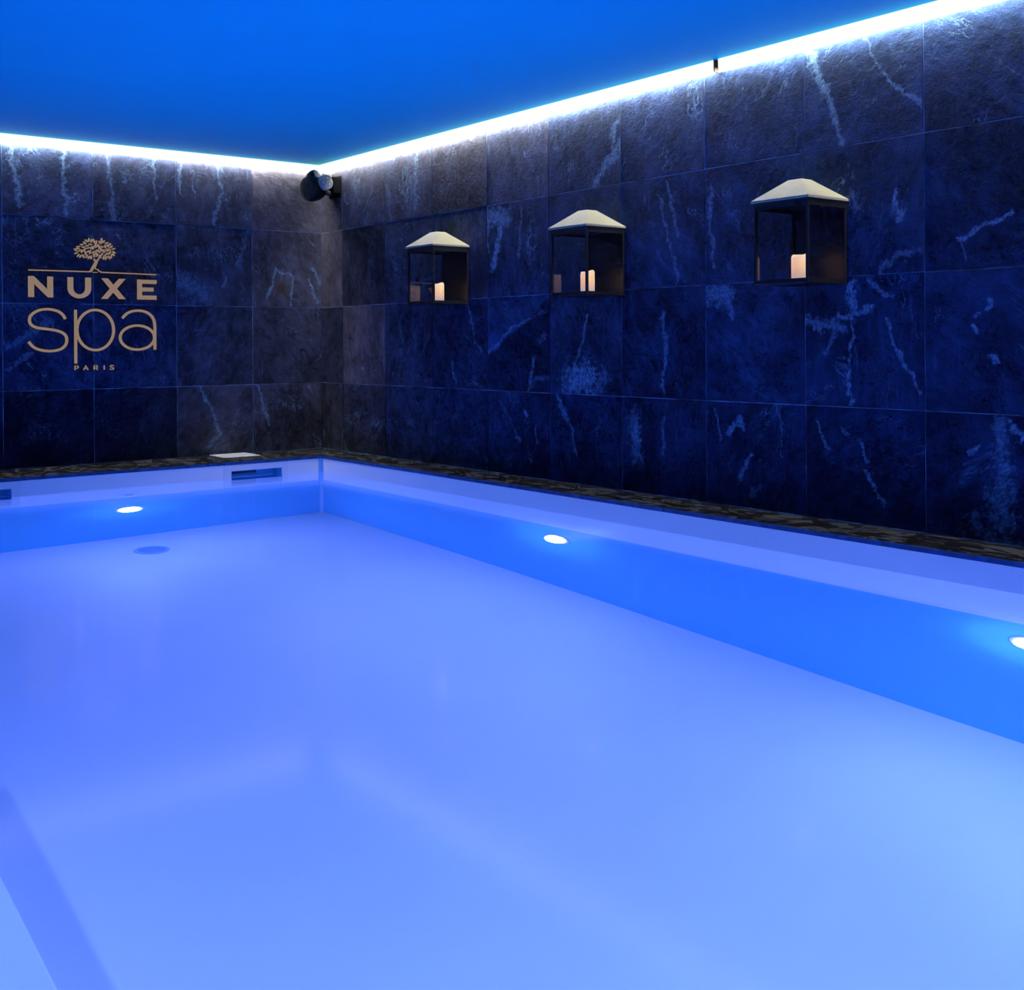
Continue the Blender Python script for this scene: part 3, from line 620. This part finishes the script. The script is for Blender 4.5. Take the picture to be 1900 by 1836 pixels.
for i, (yc, nm) in enumerate(((-1.838, 'the lantern closest to the corner loudspeaker'), (-3.295, 'the middle lantern'), (-4.728, 'the lantern farthest from the corner loudspeaker'))):
    make_lantern(yc, 'black glazed wall lantern with pale hipped roof, '+('closest to the corner loudspeaker', 'the middle one of three', 'farthest from the corner loudspeaker')[i])
    candle(yc, 11+i, 'glowing cream pillar candle inside '+nm)

# ------------------------------------------------------------------ sign on the end wall (mm around its centre)
sign = empty('wall_sign', (-1.83, -0.004, 1.10))
D0, D1 = -0.014, 0.001
mm = lambda P: [(x/1000, z/1000) for x, z in P]
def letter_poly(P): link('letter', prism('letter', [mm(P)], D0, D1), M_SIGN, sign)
def letter_strokes(S):
    bm = bmesh.new()
    for k, (P, wd, closed) in enumerate(S): ribbon(bm, mm(P), wd/1000, D0+0.0004*k, D1, closed)
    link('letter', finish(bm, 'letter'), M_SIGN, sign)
letter_poly([(-456, 214), (-420, 214), (-328, 123), (-328, 214), (-291, 214), (-291, 70), (-324, 70), (-419, 164), (-419, 70), (-456, 70)])
arc = lambda cx, cz, rx, rz, a0, a1, k: [(cx+rx*math.cos(math.radians(a0+(a1-a0)*i/k)), cz+rz*math.sin(math.radians(a0+(a1-a0)*i/k))) for i in range(k+1)]
letter_poly([(-190, 214), (-153, 214)]+arc(-110, 138, 43, 43, 180, 360, 10)+[(-67, 214), (-28, 214)]+arc(-109, 138, 81, 71, 0, -180, 16))
letter_poly([(48, 213), (92, 213), (132, 167), (175, 213), (220, 213), (156, 141), (219, 67), (174, 67), (131, 115), (89, 67), (45, 67), (108, 141)])
letter_poly([(308, 211), (450, 211), (450, 182), (341, 182), (341, 155), (427, 155), (427, 126), (341, 126), (341, 97), (449, 97), (449, 67), (308, 67)])
letter_strokes([(catmull([(-208, -79), (-225, -50), (-255, -27), (-295, -15), (-335, -12), (-380, -18), (-419, -37), (-444, -62), (-450, -90), (-442, -115), (-415, -135), (-376, -144), (-316, -151), (-266, -160), (-226, -176), (-204, -199), (-199, -227), (-207, -258), (-232, -283), (-267, -296), (-307, -301), (-352, -298), (-397, -287), (-431, -267), (-456, -236)], 3), 17.5, False)])
ell = lambda cx, cz, rx, rz, k=48: [(cx+rx*math.cos(2*math.pi*i/k), cz+rz*math.sin(2*math.pi*i/k)) for i in range(k)]
letter_strokes([([(-137, -13), (-138, -390)], 17.5, False), (ell(2, -155, 130, 142), 17.5, True)])
letter_strokes([(catmull([(196, -70), (224, -40), (262, -21), (314, -14), (366, -22), (408, -48), (430, -84), (437, -127)], 4)+[(437, -208), (436, -298)], 17.5, False), (ell(306, -209, 127, 87), 17.5, True)])
SW = 5.6
for S in ([[(-144, -436), (-144, -407), (-126, -406), (-120, -414), (-126, -423), (-144, -424)]],
          [[(-84, -436), (-68, -406), (-52, -436)], [(-78, -427), (-58, -427)]],
          [[(-10, -436), (-10, -407), (9, -406), (14, -414), (7, -423), (-10, -423)], [(3, -424), (16, -436)]],
          [[(62, -406), (62, -436)]],
          [[(130, -411), (122, -406), (112, -406), (106, -412), (111, -420), (125, -423), (130, -430), (124, -436), (111, -436), (104, -431)]]):
    letter_strokes([(P, SW, False) for P in S])
bm = bmesh.new()
ribbon(bm, mm(catmull([(11, 342), (6, 315), (-11, 291), (-22, 269), (-31, 259), (-46, 256)], 4)+[(-454, 255)]), [0.021]*3+[0.019]*5+[0.016]*4+[0.013]*5+[0.010]*3+[0.008]*2, D0, D1)
ribbon(bm, mm([(14, 332), (8, 309), (3, 292), (2, 283), (8, 276), (21, 274), (30, 263), (47, 255), (450, 250)]), [0.016, 0.012, 0.008, 0.005, 0.005, 0.006, 0.007, 0.008, 0.007], D0+0.0004, D1)
ribbon(bm, mm([(11, 333), (-8, 347)]), 0.009, D0+0.0008, D1); ribbon(bm, mm([(12, 333), (24, 343), (33, 360)]), 0.009, D0+0.0012, D1)
ribbon(bm, mm([(-15, 253), (18, 253)]), 0.005, D0+0.0008, D1)
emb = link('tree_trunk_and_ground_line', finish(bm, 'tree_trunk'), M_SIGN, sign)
LEAF = [(-58, 473, -40), (-40, 480, 90), (-22, 476, 80), (-4, 474, -75), (12, 465, 80), (-70, 458, -40), (-90, 445, -5), (-30, 450, -10), (-53, 438, 10), (-115, 430, 5), (-118, 416, -5), (-79, 427, -15), (-134, 406, -35), (-46, 423, 25), (-103, 403, 30), (-130, 384, 25), (-88, 398, 60), (-70, 409, 70), (-9, 426, 75), (6, 441, -80), (22, 444, 60), (-23, 425, 70), (50, 484, 90), (39, 466, -55), (63, 473, 50), (87, 465, 10), (95, 445, -50), (76, 439, -75), (32, 432, -85), (51, 436, -10), (119, 439, 50), (107, 454, 45), (135, 425, 15), (102, 419, -25), (138, 401, -35), (133, 384, -50), (86, 411, -30), (65, 407, -60), (46, 414, -80), (30, 403, -55), (12, 405, 50), (-10, 394, 45), (-32, 393, 70), (-46, 399, 35), (-64, 385, -80), (-116, 368, 55), (-99, 363, 60), (-79, 364, -70), (-56, 365, 70), (-41, 357, 65), (-25, 358, 85), (-4, 371, -75), (17, 376, 75), (38, 367, -60), (51, 382, 60), (74, 376, 50), (94, 389, -20), (109, 397, 70), (118, 371, 85), (101, 363, -60), (80, 357, 75), (63, 359, 80), (5, 385, 30)]
polys = []
for k, (x, z, a) in enumerate(LEAF):
    c, s = math.cos(math.radians(a)), math.sin(math.radians(a))
    polys.append([((x+u*c-v*s)/1000, (z+u*s+v*c)/1000) for u, v in ((-15, 0), (-8, 4.6), (0, 5.6), (8, 4.4), (15, 0), (8, -4.4), (0, -5.6), (-8, -4.6))])
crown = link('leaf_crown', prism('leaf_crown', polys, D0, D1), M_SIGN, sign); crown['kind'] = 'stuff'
tag(sign, 'bronze lettered sign with a small leafy tree emblem on the dark slate end wall', 'sign')

# ------------------------------------------------------------------ loudspeaker in the corner
spk = empty('loudspeaker', (0, 0, 0))
rr = Vector((0.871, -0.491, 0)); tt = Vector((-0.491, -0.871, 0)); zz = Vector((0, 0, 1))
Q = Vector((-0.163, -0.250, 2.066))
def orient(nrm): return Vector(nrm).to_track_quat('Z', 'Y').to_euler()
def at(r, t, z): return Q+rr*r+tt*t+zz*z
n1 = (tt*0.55-rr*0.80-zz*0.14).normalized()
c1 = at(-0.082, 0.035, -0.028)
body = link('body', lathe('body', [(0.088, 0.004), (0.094, -0.006), (0.101, -0.025), (0.102, -0.05), (0.094, -0.09), (0.076, -0.13), (0.05, -0.16), (0.024, -0.178), (0.0, -0.182)], 40), M_SPK, spk, c1, orient(n1))
link('front_grille', lathe('front_grille', [(0.090, -0.004), (0.089, 0.006), (0.080, 0.014), (0.05, 0.020), (0.0, 0.022)], 40), M_SPKG, spk, c1, orient(n1))
n2 = (rr*0.80+tt*0.30+zz*0.35).normalized()
link('upper_pod', lathe('upper_pod', [(0.0, -0.095), (0.03, -0.086), (0.054, -0.055), (0.062, -0.02), (0.059, 0.006), (0.052, 0.008)], 32), M_SPK, spk, at(-0.012, 0.0, 0.070), orient(n2))
link('upper_cap', lathe('upper_cap', [(0.057, 0.004), (0.055, 0.012), (0.040, 0.024), (0.0, 0.030)], 32), M_SILVER, spk, at(-0.012, 0.0, 0.070), orient(n2))
n3 = (tt*0.86+rr*0.42+zz*0.10).normalized(); c3 = at(0.062, 0.085, 0.020)
hub = link('pivot_cap', lathe('pivot_cap', [(0.058, -0.05), (0.060, -0.002), (0.057, 0.004), (0.053, 0.002), (0.050, 0.008), (0.034, 0.015), (0.0, 0.018)], 36), M_SILVER, spk, c3, orient(n3))
dish = lathe('cap_recess', [(0.0165, 0.0035), (0.015, 0.001), (0.0, 0.0005)], 20); dark = lathe('cap_recess_ring', [(0.019, 0.0), (0.019, 0.0040), (0.0165, 0.0035)], 20)
for k in range(3):
    a = math.radians(78+120*k); q = (0.029*math.cos(a), 0.029*math.sin(a), 0.0125)
    tl = Vector((0.22*math.cos(a), 0.22*math.sin(a), 1)).to_track_quat('Z', 'Y').to_euler()
    link('cap_recess', dish, simple('pale_recess', (0.42, 0.43, 0.42), 0.6), hub, q, tl)
    link('recess_rim', dark, M_SPK, hub, q, tl)
link('bracket', boxes('bracket', [((-0.012, -0.335, 1.985), (-0.003, -0.150, 2.150)), ((-0.075, -0.330, 2.010), (-0.012, -0.180, 2.135))], 0.003), M_BRACKET, spk)
link('arm', tube('arm', [(-0.02, -0.27, 2.02), (-0.07, -0.28, 2.01), (-0.14, -0.28, 2.03)], 0.022, 12), M_SPK, spk)
link('cable', tube('cable', [(-0.006, -0.185, 2.14), (-0.007, -0.180, 2.165), (-0.006, -0.173, 2.187), (-0.006, -0.170, 2.190)], 0.0035, 6), M_CABLE, spk)
tag(spk, 'black pod shaped loudspeaker with silver pivot cap bracketed in the ceiling corner', 'speaker')
